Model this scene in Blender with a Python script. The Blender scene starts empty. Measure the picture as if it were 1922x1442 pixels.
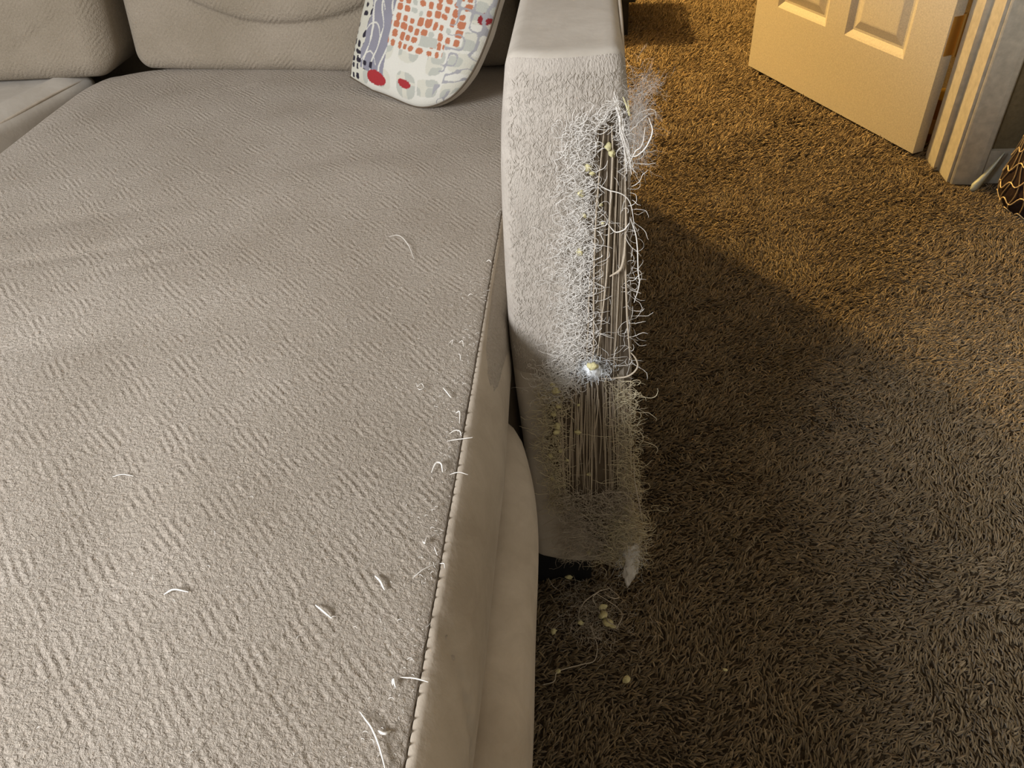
import bpy, bmesh, math, random
import numpy as np
from mathutils import Matrix, Vector
random.seed(7); rng = np.random.default_rng(7)
scene = bpy.context.scene
COL = scene.collection

# ------------------------------------------------------------------ camera, light, exposure
cam_d = bpy.data.cameras.new('camera'); cam = bpy.data.objects.new('camera', cam_d); COL.objects.link(cam)
cam_d.sensor_width = 36.0; cam_d.lens = 36.0 * 1444 / 1922; cam_d.clip_start = 0.02
AX = np.array([[0.99497644, 0.00374179, -0.10003945], [0.07750064, -0.66133879, 0.74607282], [-0.06336832, -0.750078, -0.6583065]])
M = np.eye(4); M[:3, 0] = AX[:, 0]; M[:3, 1] = -AX[:, 1]; M[:3, 2] = -AX[:, 2]; M[:3, 3] = (0, 0, 0.96)
cam.matrix_world = Matrix(M.tolist()); scene.camera = cam

world = bpy.data.worlds.new('world'); scene.world = world; world.use_nodes = True
world.node_tree.nodes['Background'].inputs[0].default_value = (0.78, 0.70, 0.57, 1)
world.node_tree.nodes['Background'].inputs[1].default_value = 0.62

def area(name, loc, target, sx, sy, power, col):
    d = bpy.data.lights.new(name, 'AREA'); d.shape = 'RECTANGLE'; d.size = sx; d.size_y = sy; d.energy = power; d.color = col
    o = bpy.data.objects.new(name, d); COL.objects.link(o); o.location = loc
    o.rotation_euler = (Vector(target) - Vector(loc)).to_track_quat('-Z', 'Y').to_euler(); return o
# daylight through the window of the sofa room (left and behind the camera)
area('window_daylight', (-1.30, -0.78, 1.48), (-0.35, 0.45, 0.5), 0.6, 0.6, 56, (0.92, 0.95, 1.0))
# warm ceiling lamp of the hall behind the doorway
pl = bpy.data.lights.new('hall_lamp', 'POINT'); pl.energy = 470; pl.color = (1.0, 0.65, 0.22); pl.shadow_soft_size = 0.07
po = bpy.data.objects.new('hall_lamp', pl); COL.objects.link(po); po.location = (-1.15, 3.64, 2.25)

scene.view_settings.view_transform = 'Standard'; scene.view_settings.look = 'None'
scene.view_settings.exposure = 0.0; scene.view_settings.gamma = 1.0
scene.view_settings.use_curve_mapping = False

# ------------------------------------------------------------------ helpers
def link(name, me, mat=None, parent=None):
    o = bpy.data.objects.new(name, me); COL.objects.link(o)
    if mat is not None and not me.materials: me.materials.append(mat)
    if parent is not None: o.parent = parent
    return o
def mesh(name, V, F, smooth=True):
    me = bpy.data.meshes.new(name); me.from_pydata([tuple(map(float, v)) for v in V], [], [tuple(int(i) for i in f) for f in F])
    me.validate(); me.update()
    if smooth: me.polygons.foreach_set('use_smooth', [True] * len(me.polygons))
    return me
def mesh_np(name, V, Q, smooth=True):
    """fast: V (n,3), Q (m,k) all faces with k corners"""
    V = np.asarray(V, np.float32); Q = np.asarray(Q, np.int32); k = Q.shape[1]
    me = bpy.data.meshes.new(name); me.vertices.add(len(V)); me.vertices.foreach_set('co', V.ravel())
    me.loops.add(Q.size); me.loops.foreach_set('vertex_index', Q.ravel())
    me.polygons.add(len(Q)); me.polygons.foreach_set('loop_start', np.arange(0, Q.size, k, dtype=np.int32))
    me.polygons.foreach_set('loop_total', np.full(len(Q), k, np.int32))
    me.polygons.foreach_set('use_smooth', np.full(len(Q), smooth))
    me.update(calc_edges=True); return me
def thing(name, label, cat, loc=(0, 0, 0), group=None):
    o = bpy.data.objects.new(name, None); COL.objects.link(o); o.location = loc
    o['label'] = label; o['category'] = cat
    if group: o['group'] = group
    return o
def tag(o, label, cat, group=None):
    o['label'] = label; o['category'] = cat
    if group: o['group'] = group
    return o
def struct(o): o['kind'] = 'structure'; return o
def stuff(o): o['kind'] = 'stuff'; return o
def world_parent(o, p):
    o.parent = p; o.matrix_parent_inverse = Matrix.Translation(-Vector(p.location)); return o

def vnoise(P, s, seed=0):
    """smooth value noise, P (n,3), period-less, returns (n,) in -1..1"""
    P = np.asarray(P, float) * s + 100.0; I = np.floor(P).astype(np.int64); f = P - I; f = f * f * (3 - 2 * f)
    def h(i, j, k):
        n = (i * 73856093) ^ (j * 19349663) ^ (k * 83492791) ^ (seed * 2654435761)
        n = (n ^ (n >> 13)) * 1274126177 & 0x7fffffff; return ((n ^ (n >> 16)) & 0xffff) / 32767.5 - 1
    r = 0
    for a in (0, 1):
        for b in (0, 1):
            for c in (0, 1):
                w = (f[:, 0] if a else 1 - f[:, 0]) * (f[:, 1] if b else 1 - f[:, 1]) * (f[:, 2] if c else 1 - f[:, 2])
                r = r + w * h(I[:, 0] + a, I[:, 1] + b, I[:, 2] + c)
    return r

def rbox(name, lo, hi, r, step, warp=None, mat=None, parent=None):
    """rounded box; surface grid of about `step`; warp(P, N) moves the points"""
    lo = np.array(lo, float); hi = np.array(hi, float); c = (lo + hi) / 2; h = (hi - lo) / 2; r = min(r, h.min() * .98)
    def axis(i):
        inner = h[i] - r; n = max(1, int(round(2 * inner / step))); a = np.linspace(-inner, inner, n + 1)
        k = max(2, int(round(r * 1.2 / step))) if r > step * .6 else 2
        t = np.tan(np.linspace(0, math.pi / 4, k + 1)[1:]) * r
        return np.concatenate([-(inner + t)[::-1], a, inner + t])
    A = [axis(i) for i in range(3)]; Vs, Fs = [], []; off = 0
    for d in range(3):
        u, v = [(1, 2), (2, 0), (0, 1)][d]
        for s in (-1, 1):
            U, W = np.meshgrid(A[u], A[v], indexing='ij'); P = np.zeros(U.shape + (3,)); P[..., u] = U; P[..., v] = W; P[..., d] = s * h[d]
            nu, nv = U.shape; idx = off + np.arange(nu * nv).reshape(nu, nv)
            q = np.stack([idx[:-1, :-1], idx[1:, :-1], idx[1:, 1:], idx[:-1, 1:]], -1).reshape(-1, 4)
            if s < 0: q = q[:, ::-1]
            Vs.append(P.reshape(-1, 3)); Fs.append(q); off += nu * nv
    V = np.concatenate(Vs); F = np.concatenate(Fs)
    key = np.round(V * 1e6).astype(np.int64); _, first, inv = np.unique(key, axis=0, return_index=True, return_inverse=True)
    V = V[first]; F = inv.reshape(-1)[F]
    inn = np.clip(V, -(h - r), h - r); D = V - inn; L = np.linalg.norm(D, axis=1, keepdims=True); N = D / np.maximum(L, 1e-9)
    P = inn + N * r + c
    if warp is not None: P = warp(P, N)
    return link(name, mesh_np(name, P, F), mat, parent)

def tubes(name, paths, radii, sides=4, mat=None, parent=None, taper=0.6):
    Vs, Fs = [], []; off = 0; ang = np.arange(sides) * 2 * math.pi / sides; ca, sa = np.cos(ang), np.sin(ang)
    if np.isscalar(radii): radii = [radii] * len(paths)
    for P, r in zip(paths, radii):
        P = np.asarray(P, float); n = len(P); T = np.gradient(P, axis=0); T /= np.maximum(np.linalg.norm(T, axis=1, keepdims=True), 1e-9)
        ref = np.array([.31, .85, .42]); A = np.cross(T, ref); A /= np.maximum(np.linalg.norm(A, axis=1, keepdims=True), 1e-9); B = np.cross(T, A)
        rr = r * np.minimum(1, taper + (1 - taper) * 4 * np.minimum(np.linspace(0, 1, n), np.linspace(1, 0, n)))[:, None, None]
        V = P[:, None, :] + rr * (A[:, None, :] * ca[None, :, None] + B[:, None, :] * sa[None, :, None])
        idx = off + np.arange(n * sides).reshape(n, sides); nx = np.roll(idx, -1, axis=1)
        Fs.append(np.stack([idx[:-1], nx[:-1], nx[1:], idx[1:]], -1).reshape(-1, 4)); Vs.append(V.reshape(-1, 3)); off += n * sides
    return link(name, mesh_np(name, np.concatenate(Vs), np.concatenate(Fs)), mat, parent)
def smooth_path(pts, n=24, wob=0.0):
    pts = np.array(pts, float); m = len(pts)
    P = np.vstack([2 * pts[0] - pts[1], pts, 2 * pts[-1] - pts[-2]]); out = []
    for t in np.linspace(0, m - 1 - 1e-6, n):
        i = int(t); f = t - i; a, b, c, d = P[i], P[i + 1], P[i + 2], P[i + 3]
        out.append(.5 * ((2 * b) + (c - a) * f + (2 * a - 5 * b + 4 * c - d) * f * f + (3 * b - a - 3 * c + d) * f ** 3))
    out = np.array(out)
    if wob: out += np.cumsum(rng.normal(0, wob, out.shape), axis=0) * .5
    return out
def box_mesh(name, lo, hi, mat, parent=None, bevel=0.0):
    bm = bmesh.new(); bmesh.ops.create_cube(bm, size=1)
    for v in bm.verts: v.co = Vector([lo[i] + (v.co[i] + .5) * (hi[i] - lo[i]) for i in range(3)])
    if bevel: bmesh.ops.bevel(bm, geom=bm.edges[:], offset=bevel, segments=2, affect='EDGES')
    me = bpy.data.meshes.new(name); bm.to_mesh(me); bm.free(); return link(name, me, mat, parent)
def prism(name, plan, z0, z1, mat, parent=None):
    n = len(plan); V = [(x, y, z0) for x, y in plan] + [(x, y, z1) for x, y in plan]
    F = [tuple(range(n))[::-1], tuple(range(n, 2 * n))] + [(i, (i + 1) % n, n + (i + 1) % n, n + i) for i in range(n)]
    me = mesh(name, V, F, False); bm = bmesh.new(); bm.from_mesh(me); bmesh.ops.recalc_face_normals(bm, faces=bm.faces); bm.to_mesh(me); bm.free()
    return link(name, me, mat, parent)

# ------------------------------------------------------------------ materials
class NT:
    def __init__(s, name, rough=.9, sheen=0.0, spec=.3):
        s.m = bpy.data.materials.new(name); s.m.use_nodes = True; s.t = s.m.node_tree; s.b = s.t.nodes['Principled BSDF']
        s.b.inputs['Roughness'].default_value = rough; s.b.inputs['Specular IOR Level'].default_value = spec
        if sheen: s.b.inputs['Sheen Weight'].default_value = sheen; s.b.inputs['Sheen Roughness'].default_value = .45
    def n(s, kind, **kw):
        nd = s.t.nodes.new(kind)
        for k, v in kw.items(): setattr(nd, k, v)
        return nd
    def l(s, a, b): s.t.links.new(a, b)
    def math(s, op, a, b=None, clamp=False):
        m = s.n('ShaderNodeMath', operation=op, use_clamp=clamp)
        for i, x in enumerate((a, b)):
            if x is None: continue
            if isinstance(x, (int, float)): m.inputs[i].default_value = x
            else: s.l(x, m.inputs[i])
        return m.outputs[0]
    def coord(s, scale=(1, 1, 1), rot=(0, 0, 0), out='Object'):
        tc = s.n('ShaderNodeTexCoord'); mp = s.n('ShaderNodeMapping'); s.l(tc.outputs[out], mp.inputs[0])
        mp.inputs['Scale'].default_value = scale; mp.inputs['Rotation'].default_value = rot; return mp.outputs[0]
    def noise(s, vec, scale, detail=3, rough=.55, dist=0):
        n = s.n('ShaderNodeTexNoise'); s.l(vec, n.inputs['Vector']); n.inputs['Scale'].default_value = scale
        n.inputs['Detail'].default_value = detail; n.inputs['Roughness'].default_value = rough; n.inputs['Distortion'].default_value = dist
        return n.outputs['Fac']
    def ramp(s, fac, stops):
        r = s.n('ShaderNodeValToRGB'); e = r.color_ramp.elements
        while len(e) < len(stops): e.new(.5)
        for el, (p, c) in zip(e, stops): el.position = p; el.color = (*c, 1)
        s.l(fac, r.inputs[0]); return r.outputs[0]
    def color(s, x):
        if isinstance(x, tuple): s.b.inputs['Base Color'].default_value = (*x, 1)
        else: s.l(x, s.b.inputs['Base Color'])
    def bump(s, h, dist=.002, strength=1.0, prev=None):
        b = s.n('ShaderNodeBump'); b.inputs['Distance'].default_value = dist; b.inputs['Strength'].default_value = strength
        s.l(h, b.inputs['Height'])
        if prev is not None: s.l(prev, b.inputs['Normal'])
        s.l(b.outputs[0], s.b.inputs['Normal']); return b.outputs[0]

def herringbone(name, c1, c2, amp, uv=(0, 1), swap=False):
    k = NT(name, .95, .08); v = k.coord()
    wob = k.n('ShaderNodeTexNoise'); k.l(v, wob.inputs['Vector']); wob.inputs['Scale'].default_value = 9; wob.inputs['Detail'].default_value = 2
    vm = k.n('ShaderNodeVectorMath', operation='MULTIPLY_ADD'); k.l(wob.outputs['Color'], vm.inputs[0]); vm.inputs[1].default_value = (.014, .014, .014); k.l(v, vm.inputs[2])
    sp = k.n('ShaderNodeSeparateXYZ'); k.l(vm.outputs[0], sp.inputs[0]); a = sp.outputs[uv[0]]; b = sp.outputs[uv[1]]
    def tri(x): return k.math('ABSOLUTE', k.math('SUBTRACT', k.math('FRACT', k.math('MULTIPLY', x, 1 / .064)), .5))
    d = k.math('ADD', tri(a), tri(b)); ridge = k.math('SINE', k.math('MULTIPLY', d, 2 * math.pi * 7.0))
    ridge = k.math('MULTIPLY', ridge, .5)
    n1 = k.noise(v, 330, 4, .65, .4); n2 = k.noise(v, 110, 3, .6); n3 = k.noise(v, 30, 3, .6); n4 = k.noise(v, 6, 3, .6)
    sw = k.n('ShaderNodeMapRange'); k.l(n3, sw.inputs[0]); sw.inputs[1].default_value = .38; sw.inputs[2].default_value = .62; sw.inputs[3].default_value = .38; sw.inputs[4].default_value = 1
    h = k.math('ADD', k.math('MULTIPLY', ridge, k.math('MULTIPLY', sw.outputs[0], .56)), k.math('ADD', k.math('MULTIPLY', n1, 2.1), k.math('MULTIPLY', n2, 1.2)))
    k.bump(h, amp, 1.0)
    f = k.math('ADD', k.math('MULTIPLY', n4, .6), k.math('MULTIPLY', n1, .4))
    k.color(k.ramp(f, [(.3, c1), (.7, c2)])); return k.m
def suede(name, c1, c2, amp=.0006, s=160, stretch=(1, 1, 1)):
    k = NT(name, .95, .08); v = k.coord(scale=stretch); a = k.noise(v, s, 3); b = k.noise(v, 9, 4); c = k.noise(k.coord(), 26, 4, .7, .6)
    k.color(k.ramp(k.math('ADD', k.math('MULTIPLY', b, .6), k.math('MULTIPLY', c, .4)), [(.38, c1), (.62, c2)]))
    k.bump(a, amp); return k.m
def plain(name, col, rough=.8, spec=.3, metal=0, amp=0, s=80):
    k = NT(name, rough, 0, spec); k.b.inputs['Metallic'].default_value = metal
    if amp: 
        v = k.coord(); a = k.noise(v, s, 3); k.bump(a, amp)
        k.color(k.ramp(a, [(.3, tuple(c * .85 for c in col)), (.7, tuple(min(1, c * 1.12) for c in col))]))
    else: k.color(col)
    return k.m

M_top = herringbone('herringbone_chenille', (.40, .335, .265), (.545, .475, .40), .0017)
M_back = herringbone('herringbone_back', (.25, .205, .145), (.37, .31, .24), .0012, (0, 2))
M_band = suede('border_suede', (.42, .35, .27), (.55, .47, .375), .0006, 140)
M_base = suede('base_suede', (.47, .395, .31), (.61, .525, .425), .0005, 160)
M_arm = suede('arm_chenille', (.38, .335, .285), (.55, .495, .43), .0017, 620, (1, 1, .36))
M_armtop = suede('arm_top_suede', (.45, .40, .335), (.56, .51, .44), .0003, 120)
M_seam = plain('seam_dark', (.10, .075, .05), .9)
M_backing = suede('backing_cloth', (.075, .055, .035), (.15, .115, .08), .0012, 260, (1, 1, .08))
M_cord = plain('cord_beige', (.50, .42, .32), .85, .2, 0, .0004, 900)
M_cordb = plain('cord_dull', (.30, .24, .17), .9, .2)
M_fuzz = plain('thread_white', (.86, .82, .76), .7, .3)
M_fuzz2 = plain('thread_beige', (.52, .45, .36), .8, .3)
M_fuzz3 = plain('thread_straw', (.66, .58, .40), .8, .2)
M_nap = plain('nap', (.62, .57, .50), .9, .1)
M_foam = plain('foam_yellow', (.66, .60, .33), .95, .1, 0, .0008, 500)
M_batting = plain('batting_white', (.85, .87, .88), .8, .2)
M_gbat = plain('batting_grey', (.64, .60, .55), .9, .1)
M_black = plain('black_paint', (.012, .012, .014), .5)
M_white = plain('door_paint', (.60, .54, .43), .45, .4, 0, .00015, 300)
M_trim = plain('trim_paint', (.50, .455, .37), .4, .4, 0, .00012, 60)
M_wall = plain('wall_paint', (.17, .13, .07), .9, .2, 0, .0006, 120)
M_ceil = plain('ceiling_paint', (.75, .72, .66), .9)
M_brass = plain('brass', (.75, .45, .12), .35, .5, .9)
M_carpet0 = NT('carpet_base', 1.0); _v = M_carpet0.coord(); _n = M_carpet0.noise(_v, 220, 4); M_carpet0.color(M_carpet0.ramp(_n, [(.3, (.035, .024, .012)), (.7, (.12, .085, .05))])); M_carpet0.bump(_n, .004); M_carpet0 = M_carpet0.m
def carpet_mat():
    k = NT('carpet_pile', .9, .2, .15); v = k.coord(); a = k.noise(v, 140, 2); b = k.noise(v, 5, 4, .6)
    at = k.n('ShaderNodeAttribute', attribute_name='tint')
    f = k.math('ADD', k.math('MULTIPLY', at.outputs['Fac'], .55), k.math('ADD', k.math('MULTIPLY', b, .35), k.math('MULTIPLY', a, .1)))
    k.color(k.ramp(f, [(.12, (.092, .063, .033)), (.5, (.24, .178, .102)), (.88, (.42, .325, .205))])); return k.m
M_carpet = carpet_mat()

# ------------------------------------------------------------------ the room
fl = box_mesh('floor', (-4, -2.6, -.06), (2.6, 5.2, 0), M_carpet0); struct(fl)
YW = 1.862; YH = 1.99
struct(prism('wall_back', [(-4, YW), (-.065, YW), (-.065, YH), (-4, YH)], 0, 2.45, M_wall))
struct(prism('wall_right', [(.93, YW), (2.6, YW), (2.6, YH), (.93, YH)], 0, 2.45, M_wall))
struct(prism('wall_header', [(-.065, YW), (.93, YW), (.93, YH), (-.065, YH)], 2.08, 2.45, M_wall))
struct(prism('wall_hall', [(-4, 5.1), (2.6, 5.1), (2.6, 5.2), (-4, 5.2)], 0, 2.45, M_wall))
struct(prism('wall_hall_side', [(1.55, YH), (1.65, YH), (1.65, 5.1), (1.55, 5.1)], 0, 2.45, M_wall))
struct(box_mesh('ceiling', (-4, -2.6, 2.45), (2.6, 5.2, 2.5), M_ceil))
# door jamb + casing, right side: stop, jamb and casing each cut by a step
def jamb(name, sgn, x0):
    def q(pts): return [(x0 + sgn * x, y) for x, y in pts]
    t = bpy.data.objects.new(name, None); COL.objects.link(t); struct(t)
    prism('door_stop', q([(0, 1.99), (0, 1.925), (.016, 1.925), (.016, 1.99)]), 0, 2.05, M_trim, t)
    prism('jamb', q([(.013, YH + .008), (.013, 1.8605), (.06, 1.8605), (.06, YH + .008)]), 0, 2.07, M_trim, t)
    prism('casing', q([(.019, 1.861), (.019, 1.853), (.022, 1.8495), (.030, 1.848), (.070, 1.844), (.082, 1.845), (.0865, 1.849), (.0865, 1.861)]), 0, 2.10, M_trim, t)
    return t
jamb('trim_1', 1, .877); jamb('trim_2', -1, -.008)
struct(prism('baseboard_right', [(.9640, 1.861), (.9640, 1.849), (2.6, 1.849), (2.6, 1.861)], 0, .085, M_trim))

# the open door: leaf of stiles and rails with sunk and raised panels
D0 = Vector((.526, 2.69, 0)); D1 = Vector((.845, 1.996, 0)); U = (D1 - D0).normalized(); NRM = Vector((U.y, -U.x, 0))   # NRM faces the sofa room
W = (D1 - D0).length; TH = .033
if NRM.x > 0: NRM = -NRM
def dpt(u, z, d): p = D0 + U * u - NRM * d; return (p.x, p.y, z)
door = bpy.data.objects.new('door_1', None); COL.objects.link(door); struct(door)
cols = [(.108, .337), (.419, .650)]; rows = [(.222, .80), (.98, 1.55), (1.68, 1.88)]
us = [0, *cols[0], *cols[1], W]; zs = [.014, rows[0][0], rows[0][1], rows[1][0], rows[1][1], rows[2][0], rows[2][1], 2.03]
V, F = [], []
for d, flip in ((0, False), (TH, True)):
    o = len(V)
    for z in zs:
        for u in us: V.append(dpt(u, z, d))
    for i in range(7):
        for j in range(5):
            if j in (1, 3) and i in (1, 3, 5): continue
            f = (o + i * 6 + j, o + i * 6 + j + 1, o + (i + 1) * 6 + j + 1, o + (i + 1) * 6 + j); F.append(f[::-1] if flip else f)
n = 48
for j in range(5): F += [(j, n + j, n + j + 1, j + 1), (42 + j, 43 + j, n + 43 + j, n + 42 + j)]
for i in range(7): F += [(i * 6, (i + 1) * 6, n + (i + 1) * 6, n + i * 6), (i * 6 + 5, n + i * 6 + 5, n + (i + 1) * 6 + 5, (i + 1) * 6 + 5)]
link('leaf', mesh('leaf', V, F, False), M_white, door)
for (u0, u1) in cols:
    for (z0, z1) in rows:
        V, F = [], []
        for face, sg in ((0, 1), (TH, -1)):
            o = len(V)
            for ins, dep in ((0, 0), (.006, .003), (.018, .010), (.024, .010), (.046, .0025), (.050, .002)):
                for (u, z) in ((u0 + ins, z0 + ins), (u1 - ins, z0 + ins), (u1 - ins, z1 - ins), (u0 + ins, z1 - ins)): V.append(dpt(u, z, face + sg * dep))
            for k in range(5):
                for s in range(4): F.append((o + k * 4 + s, o + k * 4 + (s + 1) % 4, o + (k + 1) * 4 + (s + 1) % 4, o + (k + 1) * 4 + s))
            F.append((o + 20, o + 21, o + 22, o + 23))
        link('panel', mesh('panel', V, F, False), M_white, door)
# brass hinge leaf + knuckle on the door edge
hz0, hz1 = .262, .352
V = [dpt(W + e, z, d) for e in (0.0, .0025) for (d, z) in ((.005, hz0), (TH - .002, hz0), (TH - .002, hz1), (.005, hz1))]
hg = link('hinge', mesh('hinge', V, [(0, 1, 2, 3)[::-1], (4, 5, 6, 7), (0, 1, 5, 4), (1, 2, 6, 5), (2, 3, 7, 6), (3, 0, 4, 7)], False), M_brass, door)
kx, ky, _ = dpt(W + .004, 0, TH + .003)
tubes('hinge_pin', [[(kx, ky, z) for z in np.linspace(hz0 - .004, hz1 + .004, 6)]], .006, 10, M_brass, hg, 1.0)

# clutter glimpsed through the gap behind the door
bt = thing('bottle', 'small amber bottle with a yellow cap seen through the gap between door and jamb', 'bottle', (.925, 2.10, 0))
def lathe(name, prof, mat, parent, c=(0, 0, 0), seg=20):
    V, F = [], []
    for r, z in prof:
        for i in range(seg): a = 2 * math.pi * i / seg; V.append((c[0] + r * math.cos(a), c[1] + r * math.sin(a), c[2] + z))
    for k in range(len(prof) - 1):
        for i in range(seg): F.append((k * seg + i, k * seg + (i + 1) % seg, (k + 1) * seg + (i + 1) % seg, (k + 1) * seg + i))
    F.append(tuple(range(seg))[::-1]); F.append(tuple(range((len(prof) - 1) * seg, len(prof) * seg)))
    return link(name, mesh(name, V, F), mat, parent)
M_amber = plain('amber_brown', (.30, .13, .045), .4, .5); M_yel = plain('cap_yellow', (.85, .62, .12), .5); M_lab = plain('label_tan', (.55, .36, .16), .7)
lathe('body', [(.026, 0), (.028, .004), (.028, .085), (.022, .1), (.012, .112), (.012, .118)], M_amber, bt)
lathe('wrapper', [(.0286, .03), (.0289, .032), (.0289, .068), (.0286, .07)], M_lab, bt)
lathe('cap', [(.013, .116), (.0145, .118), (.0145, .138), (.012, .141)], M_yel, bt)

# low black bench in the hall
bn = thing('low_bench', 'low black bench on short legs in the hall beyond the sofa arm', 'bench', (-.1, 3.25, 0))
def wp(o): return world_parent(o, bn)
wp(box_mesh('bench_top', (-.40, 3.04, .13), (.168, 3.48, .33), M_black, None, .006))
for (x, y) in ((-.36, 3.09), (.117, 3.09), (-.36, 3.43), (.117, 3.43)):
    wp(prism('leg', [(x - .022, y - .022), (x + .022, y - .022), (x + .022, y + .022), (x - .022, y + .022)], 0, .1305, M_black))
# ceiling lamp shell of the hall
cl = thing('ceiling_lamp', 'round brass ceiling lamp of the hall beyond the doorway', 'lamp', (-1.15, 3.64, 2.38))
lathe('canopy', [(.07, .069), (.07, .05), (.05, .035), (.015, .02), (.012, 0), (.012, -.02)], M_brass, cl)

# ------------------------------------------------------------------ carpet pile
def make_pile(x0, x1, y0, y1, dens, name, hole=None, L0=.0128, R0=.00125):
    n = int((x1 - x0) * (y1 - y0) * dens)
    X = rng.uniform(x0, x1, n); Y = rng.uniform(y0, y1, n)
    keep = np.ones(n, bool)
    if hole is not None: keep &= ~hole(X, Y)
    X, Y = X[keep], Y[keep]; n = len(X); P2 = np.stack([X, Y, X * 0], 1)
    az = vnoise(P2, 9, 3) * 1.3 + vnoise(P2, 40, 5) * .9 + rng.normal(0, .5, n) + .35
    flipz = rng.random(n) < .12; az = np.where(flipz, az + rng.uniform(1, 5, n), az)
    lean = np.clip(rng.normal(.98, .26, n) + .12 * vnoise(P2, 14, 8), .15, 1.42); L = L0 * rng.uniform(.6, 1.3, n)
    R = R0 * rng.uniform(.7, 1.25, n)
    ts = np.array([0, .4, .75, 1.0]); rad = np.array([.8, 1.1, .9, .35]); cs = []
    dx, dy = np.cos(az), np.sin(az); rings = []
    tw = rng.uniform(0, 6.28, n)
    x, z = np.zeros(n), np.zeros(n); prev = 0
    for i, t in enumerate(ts):
        ang = lean * (.35 + .95 * t); seg = (t - prev) * L; prev = t
        x = x + np.sin(ang) * seg; z = z + np.cos(ang) * seg
        C = np.stack([X + dx * x, Y + dy * x, np.maximum(z, .0008)], 1)
        # frame: horizontal side vector and "up" normal to the strand
        S = np.stack([-dy, dx, 0 * dx], 1); Nn = np.stack([-dx * np.cos(ang), -dy * np.cos(ang), np.sin(ang)], 1)
        ring = [C + (S * np.cos(tw + k * 2.0944)[:, None] + Nn * np.sin(tw + k * 2.0944)[:, None]) * (R * rad[i])[:, None] for k in range(3)]
        rings.append(np.stack(ring, 1))
    V = np.stack(rings, 1).reshape(n * 12, 3); base = (np.arange(n) * 12)[:, None]
    q = []
    for i in range(3):
        for k in range(3): q.append([i * 3 + k, i * 3 + (k + 1) % 3, (i + 1) * 3 + (k + 1) % 3, (i + 1) * 3 + k])
    Q = (base[:, :, None] + np.array(q)[None]).reshape(-1, 4)
    me = mesh_np(name, V, Q); at = me.attributes.new('tint', 'FLOAT', 'POINT')
    tint = np.clip(rng.normal(.5, .22, n), 0, 1); at.data.foreach_set('value', np.repeat(tint, 12).astype(np.float32))
    return stuff(link(name, me, M_carpet, fl))
make_pile(-.14, 1.02, .18, 1.30, 66000, 'carpet_pile', lambda X, Y: (X < -.095) & (Y < .66) | (X > .30 + .62 * Y / .9) )
make_pile(-.03, 1.25, 1.30, 2.0, 50000, 'carpet_pile', lambda X, Y: (Y > 1.83) & ((X < -.01) | (X > .875)))
make_pile(-.25, 1.0, 2.0, 3.75, 30000, 'carpet_pile', None, .0175, .0017)

# ------------------------------------------------------------------ the sofa
sofa = thing('sectional_sofa', 'worn beige sectional sofa whose end arm is clawed to threads by the doorway', 'sofa', (-.45, 1.2, 0))
def sp_(o): return world_parent(o, sofa)
def warp_base(P, N):
    z = P[:, 2]; t = np.clip((z - .03) / .33, 0, 1); side = (P[:, 0] > -.2)
    prof = -.022 * (1 - t) ** 1.3
    prof = prof - .018 * np.clip((t - .86) / .14, 0, 1) ** 2
    rc = np.clip((P[:, 1] - .40) / .24, 0, 1); prof = prof - .034 * rc ** 2.2
    P[:, 0] += np.where(side, prof, 0)
    P[:, 0] += np.where(side, vnoise(P, 9, 4) * .002 + np.sin(P[:, 1] * 21 + z * 9) * .0012, 0); return P
sp_(rbox('chaise_base', (-.88, -.35, .03), (-.0465, .636, .366), .022, .014, warp_base, M_base))
sp_(rbox('seat_frame', (-1.75, .70, .03), (-.092, 1.70, .36), .02, .05, None, M_base))
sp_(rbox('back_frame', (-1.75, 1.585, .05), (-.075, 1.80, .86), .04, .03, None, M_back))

# the arm: x edges follow the photo's outline by height
zt = np.array([.06, .235, .30, .386, .455, .536, .607, .65, .689, .742, .76])
xl = np.array([-.076, -.078, -.080, -.084, -.086, -.085, -.083, -.081, -.078, -.071, -.069])
xr = np.array([.058, .053, .050, .047, .044, .041, .038, .036, .034, .028, .026])
def arm_x(z, s): return xl_(z) * (1 - s) + xr_(z) * s
def xl_(z): return np.interp(z, zt, xl)
def xr_(z): return np.interp(z, zt, xr)
def warp_arm(P, N):
    s = P[:, 0].copy(); z = P[:, 2]          # s built over 0..1 scaled by .12
    u = s / .12; P[:, 0] = xl_(z) * (1 - u) + xr_(z) * u
    front = np.clip(1 - (P[:, 1] - .642) / .05, 0, 1)
    P[:, 1] += front * .010 * np.clip((z - .60) / .14, 0, 1) ** 2 - front * .010 * np.sin(np.clip(u, 0, 1) * math.pi) + front * vnoise(P, 30, 2) * .0009
    top = (z > .735); P[:, 2] += np.where(top, vnoise(P, 12, 6) * .0012, 0); return P
arm = sp_(rbox('arm', (0, .642, .072), (.12, 1.78, .748), .013, .007, warp_arm, None))
arm.data.materials.append(M_armtop); arm.data.materials.append(M_arm)
nn = len(arm.data.polygons); cen = np.zeros(nn * 3, np.float32); arm.data.polygons.foreach_get('center', cen); cen = cen.reshape(-1, 3)
jag = vnoise(cen, 60, 3) * .006
arm.data.polygons.foreach_set('material_index', ((cen[:, 1] < .660) & (cen[:, 2] < .743) & ((cen[:, 2] > .40 - (cen[:, 0] + .04) * .3 + jag))).astype(np.int32))
def parm(o): return world_parent(o, arm) if False else _pa(o)
def _pa(o):
    o.parent = arm; return o
gap_shade_leg = sp_(prism('foot_gap_shade', [(-.072, .652), (.004, .652), (.004, .73), (-.072, .73)], 0, .074, M_black))  # black foot sized to stand in for the shaded gap under the arm
sp_(tubes('arm_seam', [smooth_path([(.0275, y, z) for y, z in ((.662, .738), (.75, .744), (.9, .7445), (1.2, .744), (1.6, .744))], 40)], .0016, 6, M_band))

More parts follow.
